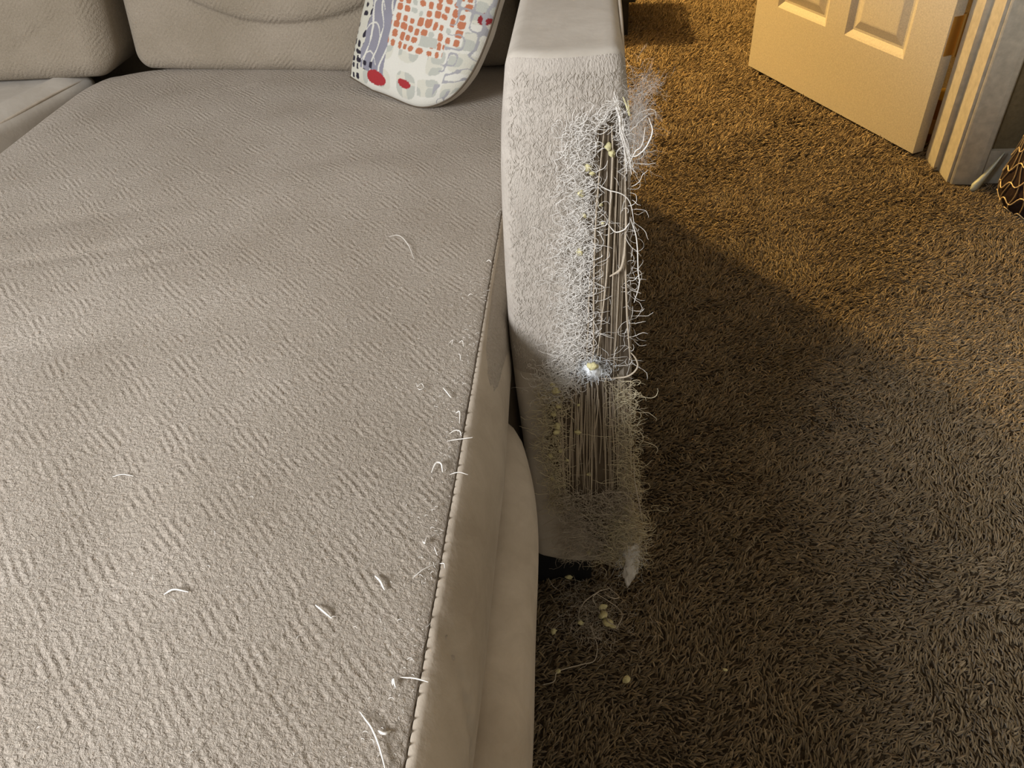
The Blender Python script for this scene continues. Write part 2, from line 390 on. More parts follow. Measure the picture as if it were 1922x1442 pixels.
# exposed backing where the cover is torn away (ragged outline), 1 mm proud of the padding
YF = .642 - .0045
def on_front(x, z, d=0.0): 
    u = np.clip((x - xl_(z)) / (xr_(z) - xl_(z)), 0, 1); return np.array([x, .642 + .010 * float(np.clip((z - .60) / .14, 0, 1)) ** 2 - .010 * math.sin(u * math.pi) - d, z])
left_edge = [(.705, .022), (.69, .008), (.66, -.001), (.62, -.004), (.58, -.002), (.547, -.005), (.50, -.008), (.46, -.010), (.425, -.014), (.41, -.036), (.38, -.042), (.34, -.046), (.30, -.048), (.25, -.040), (.20, -.022), (.16, -.006), (.13, .010), (.10, .022)]
zz = np.linspace(.10, .705, 150); le = np.interp(zz, [a for a, b in left_edge][::-1], [b for a, b in left_edge][::-1])
V, F = [], []
for i, z in enumerate(zz):
    l = le[i] + vnoise(np.array([[0, 0, z]]), 120, 4)[0] * .003 + rng.normal(0, .0008); r = xr_(z) - .001
    for j in range(9):
        x = l + (r - l) * j / 8; V.append(on_front(x, z, .0012 + (.0 if j < 7 else -.002 * (j - 6))))
for i in range(149):
    for j in range(8): F.append((i * 9 + j, i * 9 + j + 1, i * 9 + j + 10, i * 9 + j + 9))
_pa(link('exposed_backing', mesh('exposed_backing', V, F), M_backing))

# longer warp cords left standing (each one an object)
def cord(pts, r, mat=M_cord, n=30, wob=.00012, name='frayed_cord'):
    P = smooth_path([on_front(x, z, d) for x, z, d in pts], n, wob); return _pa(tubes(name, [P], r, 6, mat, None, .5))
for c in [([(.012, .690, .004), (.006, .62, .005), (.004, .55, .006), (.004, .46, .006), (.003, .437, .004)], .00085),
          ([(.018, .69, .003), (.019, .66, .004), (.017, .58, .006), (.015, .53, .006), (.008, .445, .005)], .0010),
          ([(.030, .66, .003), (.033, .60, .006), (.033, .571, .008), (.037, .50, .012), (.042, .443, .016)], .0011),
          ([(.001, .555, .004), (-.001, .50, .004), (-.003, .44, .004)], .0007),
          ([(.024, .66, .003), (.023, .55, .004), (.022, .45, .004)], .0005),
          ([(.028, .65, .003), (.028, .52, .004), (.026, .41, .004)], .0005),
          ([(.009, .62, .002), (.011, .53, .003), (.011, .44, .003)], .0006),
          ([(.008, .41, .004), (.010, .37, .006), (.004, .31, .005), (-.002, .27, .004)], .0008),
          ([(.024, .41, .004), (.030, .33, .006), (.034, .24, .005)], .0006)]:
    cord(*c)
cord([(.0425, .452, .016), (.048, .445, .018), (.050, .433, .018), (.041, .419, .014), (.027, .412, .006), (.012, .412, .004)], .0010)
cord([(.033, .583, .010), (.032, .566, .012), (.029, .553, .012), (.019, .545, .010)], .0014)
cord([(.037, .603, .008), (.043, .585, .012), (.046, .55, .014), (.048, .535, .014), (.044, .512, .012)], .0006, M_fuzz)
for q in range(7):
    jx, jz = rng.normal(0, .0009, 5), rng.normal(0, .002, 5)
    cord([(.020 + jx[0], .712 + jz[0], .004), (.0245 + jx[1], .700, .006 + .002 * rng.random()), (.0265 + jx[2], .686 + jz[2], .008), (.031 + jx[3], .670, .009 - .003 * rng.random()), (.034 + jx[4] * 1.5, .650 + jz[4] * 2, .008)], rng.uniform(.0003, .0007), M_fuzz, 34, .00035, 'frayed_rope')
def fx_rope(): z = rng.uniform(.652, .712); return np.interp(z, [.65, .67, .686, .70, .712], [.034, .031, .0265, .0245, .020]) + rng.normal(0, .0012), z
cord([(.027, .712, .004), (.030, .706, .008), (.033, .698, .010), (.031, .71, .008)], .0009, M_foam)
cord([(.034, .664, .010), (.040, .668, .018), (.047, .678, .022), (.051, .69, .022), (.048, .70, .018)], .0006, M_fuzz)
cord([(.046, .690, .014), (.044, .675, .014), (.038, .668, .012), (.034, .658, .01)], .0006, M_fuzz)
cord([(.036, .60, .010), (.031, .594, .010), (.024, .592, .008), (.017, .60, .006)], .0006, M_fuzz)
cord([(.006, .64, .004), (.016, .634, .007), (.028, .63, .01), (.036, .62, .01), (.040, .60, .012)], .0005, M_fuzz)
cord([(.052, .30, .006), (.055, .25, .012), (.062, .21, .014), (.068, .17, .012)], .0007, M_fuzz2)
# finer vertical warp, standing off the backing
paths, rad = [], []
for i in range(46):
    z1 = rng.uniform(.60, .70); z0 = rng.uniform(.41, .50); x = rng.uniform(.002, .036); x2 = x * .9 + rng.normal(-.001, .002) + .002
    paths.append(smooth_path([on_front(x + (z1 - .65) * .03, z1, .0025), on_front((x + x2) / 2 + rng.normal(0, .0008), (z0 + z1) / 2, .0035), on_front(x2, z0, .0025)], 14, .00006)); rad.append(rng.uniform(.0002, .00045))
_pa(stuff(tubes('fine_warp', paths, rad, 4, M_cordb)))
paths, rad = [], []
for i in range(95):
    z1 = rng.uniform(.37, .415); z0 = rng.uniform(.17, .31); x = rng.uniform(-.036, .046); x2 = x + rng.normal(0, .0025) + (.004 if x > .01 else -.001)
    d = rng.uniform(.002, .007) if x > 0 else .003
    paths.append(smooth_path([on_front(x, z1, .003), on_front((x + x2) / 2 + rng.normal(0, .0012), (z0 + z1) / 2, d), on_front(x2, z0, d)], 14, .0001)); rad.append(rng.uniform(.0003, .0007))
_pa(stuff(tubes('fine_warp', paths, rad, 4, M_cord)))

# curly fuzz
def curl(x, z, L, d0, curv, down=0.0, n=12, out=.5, grav=0):
    a = rng.uniform(0, 6.28); el = rng.normal(0, .3); P = [on_front(x, z, d0)]; k = rng.normal(0, curv); p = P[0].copy(); st = L / n
    for i in range(n):
        a += k * st + rng.normal(0, .22); k += rng.normal(0, curv * .25)
        v = np.array([math.cos(a), -out * (0.5 - i / n) + rng.normal(0, .12), math.sin(a) - down]); v /= np.linalg.norm(v); p = p + v * st
        q = p.copy(); zc = min(max(q[2], .07), .74); q[1] = min(q[1], on_front(float(np.clip(q[0], xl_(zc), xr_(zc))), zc, .0006)[1]); P.append(q)
    return np.array(P)
def fuzz(name, n, fx, L, r, mat, curv=120, down=0.0, d=(.0008, .006), parentit=True, out=.5):
    paths, rad = [], []
    for i in range(n):
        x, z = fx(); paths.append(curl(x, z, rng.uniform(*L), rng.uniform(*d), curv, down, 12, out)); rad.append(rng.uniform(*r))
    o = stuff(tubes(name, paths, rad, 3, mat)); return _pa(o) if parentit else o
zb = np.array([.42, .46, .50, .55, .60, .64, .68, .71]); xb = np.array([-.028, -.018, -.014, -.014, -.009, -.008, -.010, .012])
def fx_band():
    z = rng.uniform(.405, .70); c = np.interp(z, zb, xb); return c + rng.normal(-.001, .0105 if z < .6 else .009), z
fuzz('curly_fuzz', 1500, fx_band, (.008, .024), (.00014, .00032), M_fuzz, 170)
fuzz('curly_fuzz', 220, lambda: (np.interp(z_ := rng.uniform(.405, .60), zb, xb) + rng.normal(.006, .005), z_), (.012, .035), (.0002, .0004), M_fuzz, 110, .1)
def fx_bl():
    z = rng.uniform(.38, .43); return -.035 + (.43 - z) * -.1 + rng.normal(0, .012), z
fuzz('curly_fuzz', 260, fx_bl, (.008, .024), (.00014, .0003), M_fuzz, 150)
fuzz('curly_fuzz', 130, fx_rope, (.005, .014), (.00014, .0003), M_fuzz, 170, .4, (.005, .009))
# short matted nap over the lit chenille
def fx_nap():
    z = rng.uniform(.43, .735); l, r = xl_(z), min(np.interp(z, zb, xb) + .01, .03); return rng.uniform(l + .006, r if z < .70 else .028), z
fuzz('matted_nap', 3600, fx_nap, (.002, .0055), (.00012, .00024), M_nap, 160, 1.4, (.0002, .0009), True, .1)
# right-hand fringe and threads along the torn edge
def fx_r(): z = rng.uniform(.42, .70); return xr_(z) + rng.normal(-.003, .003), z
fuzz('edge_fringe', 90, fx_r, (.010, .034), (.00015, .0004), M_fuzz, 90, .25, (.002, .010))
def fx_rl(): z = rng.uniform(.12, .40); return xr_(z) + rng.normal(-.006, .005), z
fuzz('edge_fringe', 520, fx_rl, (.012, .040), (.0002, .00045), M_fuzz3, 100, .35, (.001, .010))
# dull shredded mass low on the arm
def fx_low():
    z = rng.uniform(.19, .40); return -.045 + rng.normal(.0, .008) + (.30 - z) * .08 * (z < .30), z
fuzz('shredded_mass', 700, fx_low, (.008, .026), (.0002, .00045), M_fuzz3, 150, .3)
def fx_low2(): return rng.uniform(-.035, .055), rng.uniform(.10, .24)
fuzz('shredded_mass', 900, fx_low2, (.014, .045), (.00018, .00042), M_fuzz2, 90, .9, (.001, .012))
def fx_low3(): return rng.normal(.045, .012), rng.uniform(.085, .19)
fuzz('shredded_mass', 650, fx_low3, (.012, .04), (.0002, .00045), M_fuzz3, 90, .4, (.001, .016))

# wisps of grey batting blowing off the top right edge, and the white tuft
def wisp(name, n, cx, cz, sx, sz, sy, L, r, mat, curv, y0=-.004):
    paths = []
    for i in range(n):
        p = np.array([cx + rng.normal(0, sx), .642 + y0 + rng.normal(0, sy), cz + rng.normal(0, sz)]); a = rng.uniform(0, 6.28); b = rng.normal(0, .6); k = rng.normal(0, curv); P = [p]; st = rng.uniform(*L) / 10
        for j in range(10):
            a += k * st + rng.normal(0, .2); b += rng.normal(0, .25); p = p + st * np.array([math.cos(a) * math.cos(b), math.sin(b), math.sin(a) * math.cos(b)]); P.append(p)
        paths.append(np.array(P))
    return _pa(stuff(tubes(name, paths, r, 3, mat)))
wisp('batting_wisp', 900, .0395, .692, .0035, .018, .004, (.010, .028), .00006, M_gbat, 60)
wisp('batting_wisp', 120, .050, .724, .005, .005, .004, (.006, .014), .00006, M_gbat, 90)
wisp('stuffing_tuft', 520, .004, .428, .0085, .0065, .004, (.006, .020), .0002, M_batting, 170, -.011)
wisp('batting_wisp', 300, -.033, .41, .006, .012, .003, (.008, .018), .00012, M_gbat, 120, -.006)
def blob(name, c, r, mat, sq=(1, 1, 1), seed=0, parent=None, rough=.6):
    bm = bmesh.new(); bmesh.ops.create_icosphere(bm, subdivisions=2, radius=1)
    P = np.array([v.co[:] for v in bm.verts]); nz = vnoise(P * 1.0, 1.7, seed) * rough + vnoise(P, 4.1, seed + 9) * rough * .5
    P = P * (1 + nz)[:, None] * r * np.array(sq)
    for v, p in zip(bm.verts, P): v.co = p
    me = bpy.data.meshes.new(name); bm.to_mesh(me); bm.free(); me.polygons.foreach_set('use_smooth', [True] * len(me.polygons))
    o = link(name, me, mat); o.location = c; o.rotation_euler = tuple(rng.uniform(-.4, .4, 3)) ; return o
_pa(blob('stuffing_lump', on_front(.004, .43, .008), .0085, M_batting, (1.1, .7, .9), 3))
_pa(blob('foam_crumb', on_front(.003, .438, .014), .0045, M_foam, (1.3, .8, .9), 5))
for x, z, r in [(.0155, .672, .0028), (.019, .666, .003), (-.002, .655, .0035), (.002, .65, .0026), (-.008, .632, .0034), (.010, .619, .002), (-.010, .572, .003), (.0115, .60, .0018), (-.005, .61, .0024),
                (-.040, .405, .0034), (-.036, .398, .004), (-.034, .372, .003), (-.040, .36, .003), (-.036, .342, .0034), (-.013, .333, .0038), (-.037, .332, .004), (-.033, .30, .003), (-.046, .29, .003), (.0, .26, .003),
                (.0, .105, .0042), (.046, .13, .0035), (.058, .118, .004), (.050, .165, .004), (.055, .15, .005), (.046, .19, .004), (-.012, .375, .0016), (-.026, .285, .002), (-.045, .25, .003), (.03, .14, .003)]:
    _pa(blob('foam_crumb', on_front(x, z, .004), r, M_foam, (1, .7, rng.uniform(.8, 1.3)), int(rng.integers(99))))
# grey-white wadding flap hanging at the bottom corner
V, F = [], []
for i in range(15):
    for j in range(9):
        s = j / 8; t = i / 14; x = .044 + s * .020 + t * .004 + vnoise(np.array([[s * 2, t * 3, 1]]), 1.4, 2)[0] * .003; z = .125 - t * .082 + (.02 * abs(s - .25) * t)
        V.append((x + rng.normal(0, .0009), .632 - .006 * math.sin(s * 3 + t * 2) - t * .008 + rng.normal(0, .0015), z + rng.normal(0, .0045) * t))
for i in range(14):
    for j in range(8): F.append((i * 9 + j, i * 9 + j + 1, i * 9 + j + 10, i * 9 + j + 9))
wf = _pa(link('wadding_flap', mesh('wadding_flap', V, F), M_gbat)); so = wf.modifiers.new('s', 'SOLIDIFY'); so.thickness = .002
wisp('batting_wisp', 260, .055, .10, .008, .02, .004, (.008, .022), .00014, M_batting, 90, -.014)

# ------------------------------------------------------------------ chaise cushion
cu = thing('chaise_cushion', 'long herringbone chaise seat cushion filling the left of the photo, strewn with lint', 'cushion', (-.48, .66, .37))
def wpc(o, p): return world_parent(o, p)
def creases(x, y):
    h = vnoise(np.stack([x, y, x * 0], 1), 3.2, 2) * .004 + vnoise(np.stack([x, y, x * 0], 1), 9, 4) * .0013
    for (cx, cy, ang, L, w, a) in ((-.60, .72, .25, .10, .010, -.003), (-.50, .70, .35, .06, .006, -.0028), (-.66, .80, .3, .12, .018, -.0025), (-.70, 1.27, 1.2, .04, .008, -.003), (-.58, 1.27, .5, .04, .008, .0025),
                                   (-.42, 1.24, 1.0, .05, .006, -.003), (-.45, 1.17, .9, .06, .012, -.002), (-.36, .34, 2.0, .10, .04, -.006), (-.55, .55, .2, .14, .02, -.002), (-.30, .98, .4, .12, .03, -.003)):
        dx, dy = x - cx, y - cy; u = dx * math.cos(ang) + dy * math.sin(ang); v = -dx * math.sin(ang) + dy * math.cos(ang)
        h = h + a * np.exp(-(u / L) ** 2 - (v / w) ** 2)
    return h
CX0, CX1, CY0, CY1, CZ0, CZ1 = -.925, -.079, -.16, 1.43, .368, .500
def warp_cush(P, N):
    x, y = P[:, 0].copy(), P[:, 1].copy(); topw = np.clip((P[:, 2] - .45) / .04, 0, 1)
    ex = np.clip(np.minimum((x - CX0) / .12, (CX1 - x) / .26), 0, 1); ex = np.sin(ex * math.pi / 2); ey = np.clip(np.minimum((y - CY0) / .12, (CY1 - y) / .50), 0, 1)
    P[:, 2] += topw * (.027 * ex * np.sqrt(ey) + creases(x, y) * np.minimum(1, ex * 3))
    lft = np.clip((-.80 - x) / .08, 0, 1); P[:, 0] -= lft * .004 * np.sin(y * 6)
    # rounded plan corner at the back left
    cb = np.clip((y - 1.30) / .12, 0, 1) ** 2 * np.clip((-.75 - x) / .13, 0, 1); P[:, 0] += cb * .022; P[:, 1] -= np.clip((-.76 - x) / .12, 0, 1) ** 2 * np.clip((y - 1.33) / .1, 0, 1) * .022
    return P
wpc(rbox('cushion_top', (CX0, CY0, CZ0), (CX1 - .0085, CY1, CZ1 - .006), .030, .008, warp_cush, M_top), cu)
# side border band from the seam over the edge and down
prof = [(-.1065, .4975), (-.1015, .4945), (-.0955, .4885), (-.0900, .4805), (-.0858, .471), (-.0825, .460), (-.0800, .447), (-.0790, .432), (-.080, .412), (-.083, .395), (-.088, .380), (-.10, .371)]
V, F = [], []; ys = np.concatenate([np.linspace(-.15, .34, 330), np.linspace(.344, 1.42, 200)])
pr = np.array(prof)
for y in ys:
    yy = np.array([[0, y, 0]]); b = 0.0015 * math.sin(y * 14) + .002 * vnoise(yy, 6, 4)[0]; bulge = .004 * math.exp(-((y - .26) / .12) ** 2)
    for k, (x, z) in enumerate(pr):
        t = k / 11; w = math.sin(t * math.pi); P = np.array([x + w * (b * .5 + bulge * .6 - .010 * min(1, max(0, (y - .48) / .2))), y, z + (.0065 * (1 - t) * min(1, max(0, (1.42 - y) / .1))) * 0])
        # fold in the border near the front corner
        fy = .295 - (k / 11) * .115; P[0] -= .0042 * math.exp(-((y - fy) / .006) ** 2) * w; P[2] -= .0026 * math.exp(-((y - fy) / .006) ** 2) * w
        if y < .30: P[0] -= .0016 * math.exp(-((k - 7.5) / .7) ** 2) * min(1, (.30 - y) / .1)
        V.append(P)
m = len(pr)
for i in range(len(ys) - 1):
    for k in range(m - 1): F.append((i * m + k, i * m + k + 1, (i + 1) * m + k + 1, (i + 1) * m + k))
bandm = mesh('border_band', V, F); bd = wpc(link('border_band', bandm, M_band), cu); sm = bd.modifiers.new('s', 'SOLIDIFY'); sm.thickness = .002; sm.offset = -1
st = []
y = -.15
while y < 1.35:
    L = .0062; st.append(np.array([(-.1077 + rng.normal(0, .0003), y, .4972), (-.1072 + rng.normal(0, .0003), y + L * .5, .4980), (-.1075, y + L, .4972)])); y += .0078
wpc(stuff(tubes('seam_stitching', st, .0004, 4, M_seam)), cu)
wpc(tubes('seam', [np.array([(-.1078 + rng.normal(0, .0002), yy, .4970) for yy in np.linspace(-.15, 1.40, 220)])], .0007, 5, M_seam), cu)

# ------------------------------------------------------------------ neighbouring seat cushion
c2 = thing('seat_cushion', 'neighbouring seat cushion left of the chaise, partly in the top left corner', 'cushion', (-1.3, 1.2, .36))
def warp_c2(P, N):
    P[:, 0] += np.minimum(P[:, 1] - 1.42, 0) * .28 * np.clip((P[:, 0] + 1.75) / .6, 0, 1); P[:, 2] += vnoise(P, 9, 5) * .004 + np.where(P[:, 2] > .47, .010 * np.exp(-((P[:, 0] + .97 - (P[:, 1] - 1.42) * .28) / .02) ** 2), 0); return P
wpc(rbox('cushion_body', (-1.75, .72, .362), (-.932, 1.42, .492), .022, .010, warp_c2, M_armtop), c2)
wpc(tubes('welt', [smooth_path([(-.940 + (y - 1.42) * .28, y, .487 + .002 * math.sin(y * 20)) for y in np.linspace(.78, 1.40, 12)], 60)], .003, 8, M_band), c2)

# ------------------------------------------------------------------ back cushions
def back_cushion(name, label, x0, x1, fold, seed):
    t = thing(name, label, 'cushion', ((x0 + x1) / 2, 1.47, .49))
    def w(P, N):
        x, y, z = P[:, 0].copy(), P[:, 1].copy(), P[:, 2].copy()
        u = (x - x0) / (x1 - x0); f = np.clip((1.47 - y) / .08, 0, 1); hz = z - .495
        pf = np.clip(np.minimum(u, 1 - u) * (x1 - x0) / .10, 0, 1)
        P[:, 1] -= f * (.006 + .012 * np.clip(hz / .2, 0, 1)) * np.sqrt(pf) - f * vnoise(P, 8, seed) * .004
        P[:, 1] += hz * .28 - ((np.clip((x + .83) / .42, 0, 1) * .060) if fold else .036)
        if fold:
            zc = .585 + ((x + .53) / .15) ** 2 * .022 + np.clip(-.60 - x, 0, 1) * .10
            on = f * np.exp(-(np.clip(np.abs(x + .50) - .19, 0, 1) / .035) ** 2)
            d = z - zc
            P[:, 1] -= on * .014 * np.exp(-((d - .03) / .04) ** 2) / (1 + np.exp(-d / .003)); P[:, 1] += on * .006 * np.exp(-((d + .003) / .008) ** 2)
            P[:, 2] -= on * .004 * np.exp(-((d - .01) / .012) ** 2)
        else:
            d1 = (x + 1.02) * .85 + (z - .585); on = f * np.exp(-((x + .99) / .05) ** 2); P[:, 1] += on * .005 * np.exp(-((z - .575 - (x + .99) * .45) / .008) ** 2)
        return P
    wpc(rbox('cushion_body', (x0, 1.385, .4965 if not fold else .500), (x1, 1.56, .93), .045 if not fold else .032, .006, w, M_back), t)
    return t
back_cushion('back_cushion', 'wide beige back cushion with a sagging fold, behind the chaise', -.838, -.125, True, 3)
back_cushion('back_cushion', 'back cushion in the top left corner, standing on the neighbouring seat', -1.62, -.862, False, 6)

# ------------------------------------------------------------------ throw pillow
def hexn(h): return None
def pillow():
    t = thing('throw_pillow', 'patchwork print throw pillow in orange, grey and cream standing against back cushion', 'pillow', (-.28, 1.2, .5))
    A = np.array([-.378, 1.222, .523]); U_ = np.array([.170, -.105, -.008]); Wd = np.linalg.norm(U_); U_ = U_ / Wd; Wd = .212
    Vv = np.array([.30, .47, .83]); Vv -= U_ * Vv.dot(U_); Vv /= np.linalg.norm(Vv); N_ = np.cross(U_, Vv); 
    if N_[2] < 0: N_ = -N_
    Hh = .36
    nu, nv = 210, 300
    s, tt = np.meshgrid(np.linspace(0, 1, nu), np.linspace(0, 1, nv), indexing='ij')
    def surf(sign, thick):
        a = 2 * s - 1; b = 2 * tt - 1
        prf = (np.clip(1 - np.abs(a) ** 2.4, 0, 1) ** .55) * (np.clip(1 - np.abs(b) ** 3.2, 0, 1) ** .5)
        pin_u = .030 * (1 - a * a) * 0 + .018 * (1 - a ** 2); pin_v = .016 * (1 - b ** 2)
        X = a * (Wd / 2 + .012 - .012 * (1 - b ** 2)*0 ) ; Y = b * (Hh / 2)
        # bottom edge: bulge at the middle right, pinched ear at left
        X = X + a * .006 * (1 - b ** 2)
        Y = Y - np.where(b < 0, (-b) ** 3 * .008 * np.exp(-((a - .35) / .5) ** 2), 0)
        cr = np.clip((a + .1) / 1.1, 0, 1) ** 2.2 * np.clip((-b - .2) / .8, 0, 1) ** 2.6; X = X - cr * .030; Y = Y + cr * .022
        cl = np.clip((-a - .55) / .45, 0, 1) * np.clip((-b - .7) / .3, 0, 1); Y = Y + cl * .010
        P = (A + U_ * Wd / 2 + Vv * Hh / 2)[None, None] + X[..., None] * U_ + Y[..., None] * Vv + (sign * thick * prf)[..., None] * N_
        q = P.reshape(-1, 3); q = q + N_ * (sign * (vnoise(q, 26, 3) * .0035 + vnoise(q, 70, 4) * .0012) * prf.reshape(-1))[:, None]; return q
    idx = np.arange(nu * nv).reshape(nu, nv); Q = np.stack([idx[:-1, :-1], idx[1:, :-1], idx[1:, 1:], idx[:-1, 1:]], -1).reshape(-1, 4)
    me = mesh_np('front_panel', surf(1, .034), Q)
    # flat print: colour per point
    a, b = s.ravel(), tt.ravel() * Hh / Wd; n = len(a)
    P0 = np.stack([a, b, a * 0], 1); wa = a + vnoise(P0, 7, 1) * .018; wb = b + vnoise(P0, 7, 2) * .018
    cream = np.array([.72, .69, .58]); grey = np.array([.30, .29, .34]); orange = np.array([.56, .20, .10]); red = np.array([.42, .03, .035]); blk = np.array([.02, .015, .03]); wht = np.array([.80, .77, .68]); pale = np.array([.55, .55, .48]); lil = np.array([.36, .31, .38])
    C = np.tile(cream, (n, 1))
    def cells(ux, uy, k, seed):   # rounded irregular squares -> (edge distance 0..1, cell random)
        gx, gy = ux * k, uy * k; cx, cy = np.floor(gx), np.floor(gy); fx, fy = gx - cx - .5, gy - cy - .5
        r = (np.sin(cx * 127.1 + cy * 311.7 + seed) * 43758.5453) % 1; r2 = (np.sin(cx * 269.5 + cy * 183.3 + seed) * 43758.5453) % 1
        fx += (r - .5) * .30; fy += (r2 - .5) * .22; fx *= .85 + .5 * r2; fy *= .8 + .45 * r
        return (np.abs(fx) ** 3 + np.abs(fy * (1 + .25 * (r - .5))) ** 3) ** (1 / 3), r
    e, r = cells(wa * 1.0, wb * 1.15, 7.2, 5); mm = e < .40; C[mm] = pale
    e2, r2 = cells(wa + .3, wb, 5.2, 8); C[(e2 > .44)] = wht
    # orange field
    reg = (wa > .36) & (wa < .90) & (wb > .30) & (wb < 1.25) & ~((wa > .80) & (wb < .42))
    e, r = cells(wa + .02, wb + .1, 17.5, 2); C[reg] = wht; C[reg & (e < .37)] = orange; C[reg & (e < .37) & (r > .86)] = pale
    hole = reg & (((np.abs(wa - .56) < .05) & (np.abs(wb - .80) < .035)) | ((np.abs(wa - .50) < .04) & (np.abs(wb - .98) < .05)) | ((wa > .62) & (wa < .74) & (wb > .36) & (wb < .43))); C[hole] = pale
    # grey field with branching white
    reg = (wa < .37) & (wb > .10) & (wb < 1.10) & (wa > .02 + .10 * (wb < .5)); C[reg] = grey
    reg_l = reg & (wb > .72); C[reg_l] = lil
    gx, gy = wa * 11, wb * 5.5; c1 = np.abs(((gx + np.sin(gy * 2.2) * .35) % 1) - .5); c2_ = np.abs(((gy + np.sin(gx * 2) * .4) % 1) - .5)
    C[reg & (wb < .80) & ((c1 > .43 - .06 * vnoise(P0, 14, 8)) | ((c2_ > .465) & (wa < .30)))] = wht
    C[reg & (np.abs(wa - .10) < .07) & (np.abs(wb - .80) < .06)] = cream
    # black dots on the left edge/corner
    reg = (wa < .13 + .05 * vnoise(P0, 6, 21)) & (wb < .62); C[reg] = cream; e, r = cells(wa + vnoise(P0, 9, 31) * .03, wb + vnoise(P0, 9, 32) * .03, 15, 9); C[reg & (e < .34) & (r > .18)] = blk
    reg = (wa < .26) & (wb > .10) & (wb < .26); e, r = cells(wa, wb + .03, 14, 4); C[reg & (e < .36) & (r > .45)] = blk
    # reds
    C[(((wa - .30) / .09) ** 2 + ((wb - .075) / .05) ** 2) < 1] = red; C[(((wa - .56) / .06) ** 2 + ((wb - .115) / .03) ** 2) < 1] = red; C[(np.abs(wb - 1.0) < .014) & (wa < .3)] = red * 1.3
    C[(((wa - .965) / .03) ** 2 + ((wb - .62) / .04) ** 2) < 1] = red * .7
    # grey scribbles at the right margin
    v = vnoise(P0, 16, 11); C[(a > .80) & (np.abs(v) < .10)] = np.array([.42, .41, .42])
    ca_ = me.color_attributes.new('print', 'FLOAT_COLOR', 'POINT'); ca_.data.foreach_set('color', np.concatenate([C * .74, np.ones((n, 1))], 1).astype(np.float32).ravel())
    k = NT('pillow_print', .85, .1); at = k.n('ShaderNodeAttribute', attribute_name='print'); k.l(at.outputs['Color'], k.b.inputs['Base Color']); k.bump(k.noise(k.coord(), 500, 2), .0005)
    wpc(link('front_panel', me, k.m), t)
    me = mesh_np('back_panel', surf(-1, .068), Q[:, ::-1])
    wpc(link('back_panel', me, M_armtop), t)
    S = surf(1, .034).reshape(nu, nv, 3)
    loop = np.concatenate([S[:, 0], S[-1, 1:], S[::-1, -1][1:], S[0, ::-1][1:]])
    wpc(tubes('seam', [loop[::3]], .0016, 6, M_seam, None, 1.0), t); return t
pillow()

# ------------------------------------------------------------------ bag with gold cord beside the casing
bg = thing('corded_bag', 'dark round bag wrapped in gold zigzag cord beside the door casing', 'bag', (1.075, 1.72, 0))
prof = [(.088, .0), (.104, .008), (.116, .03), (.118, .06), (.112, .11), (.100, .17), (.080, .23), (.052, .29), (.030, .33)]
def bagr(z): return np.interp(z, [p[1] for p in prof], [p[0] for p in prof])
M_bag = plain('bag_cloth', (.022, .011, .008), .85, .2, 0, .003, 40)
M_gold = plain('gold_cord', (.75, .55, .28), .35, .6, .3); M_gold2 = plain('tan_cord', (.28, .19, .09), .6)
lathe('bag_body', prof, M_bag, bg, seg=40)
for k in range(9):
    ph = k * .035; pts = []
    for a in np.linspace(2.3, 5.3, 60):
        z = .012 + ph + (a - 2.3) * -.0 + .008 * math.sin(a * 16) + .012 * math.sin(a * 3 + k)
        z += (a - 3.4) * .038
        r = bagr(z) + .003; pts.append((r * math.cos(a), r * math.sin(a), z))
    o = tubes('cord', [np.array(pts)], .0016, 5, M_gold, bg, 1.0)
for k in range(14):
    a0 = 2.3 + k * .22; o = tubes('netting', [np.array([((bagr(z) + .002) * math.cos(a0 + .10 * math.sin(z * 45 + k)), (bagr(z) + .002) * math.sin(a0 + .10 * math.sin(z * 45 + k)), z) for z in np.linspace(.012, .31, 30)])], .0014, 5, M_gold2, bg, 1.0)
lathe('bag_tie', [(.031, .322), (.036, .326), (.036, .334), (.031, .338)], M_gold, bg)

# pale bent strip leaning against the bag
V, F = [], []
for i in range(17):
    t = i / 16; w = .020 * (1 - .75 * t) * min(1, .35 + t * 5); c = np.array([.925 + t * .052, 1.802 + .012 * t, .006 + .090 * t - .03 * t * (1 - t)])
    for s in (-1, 0, 1): V.append(c + np.array([.45, -.35, -.55]) * s * w * .75 + np.array([-.002, -.004, .003]) * (1 - abs(s)))
for i in range(16):
    for j in range(2): F.append((i * 3 + j, i * 3 + j + 1, i * 3 + j + 4, i * 3 + j + 3))
sl = link('plastic_strip', mesh('plastic_strip', V, F), plain('pale_plastic', (.42, .44, .36), .25, .6)); so = sl.modifiers.new('s', 'SOLIDIFY'); so.thickness = .0018
tag(sl, 'pale curved plastic strip lying between the door casing and the corded bag', 'strip')

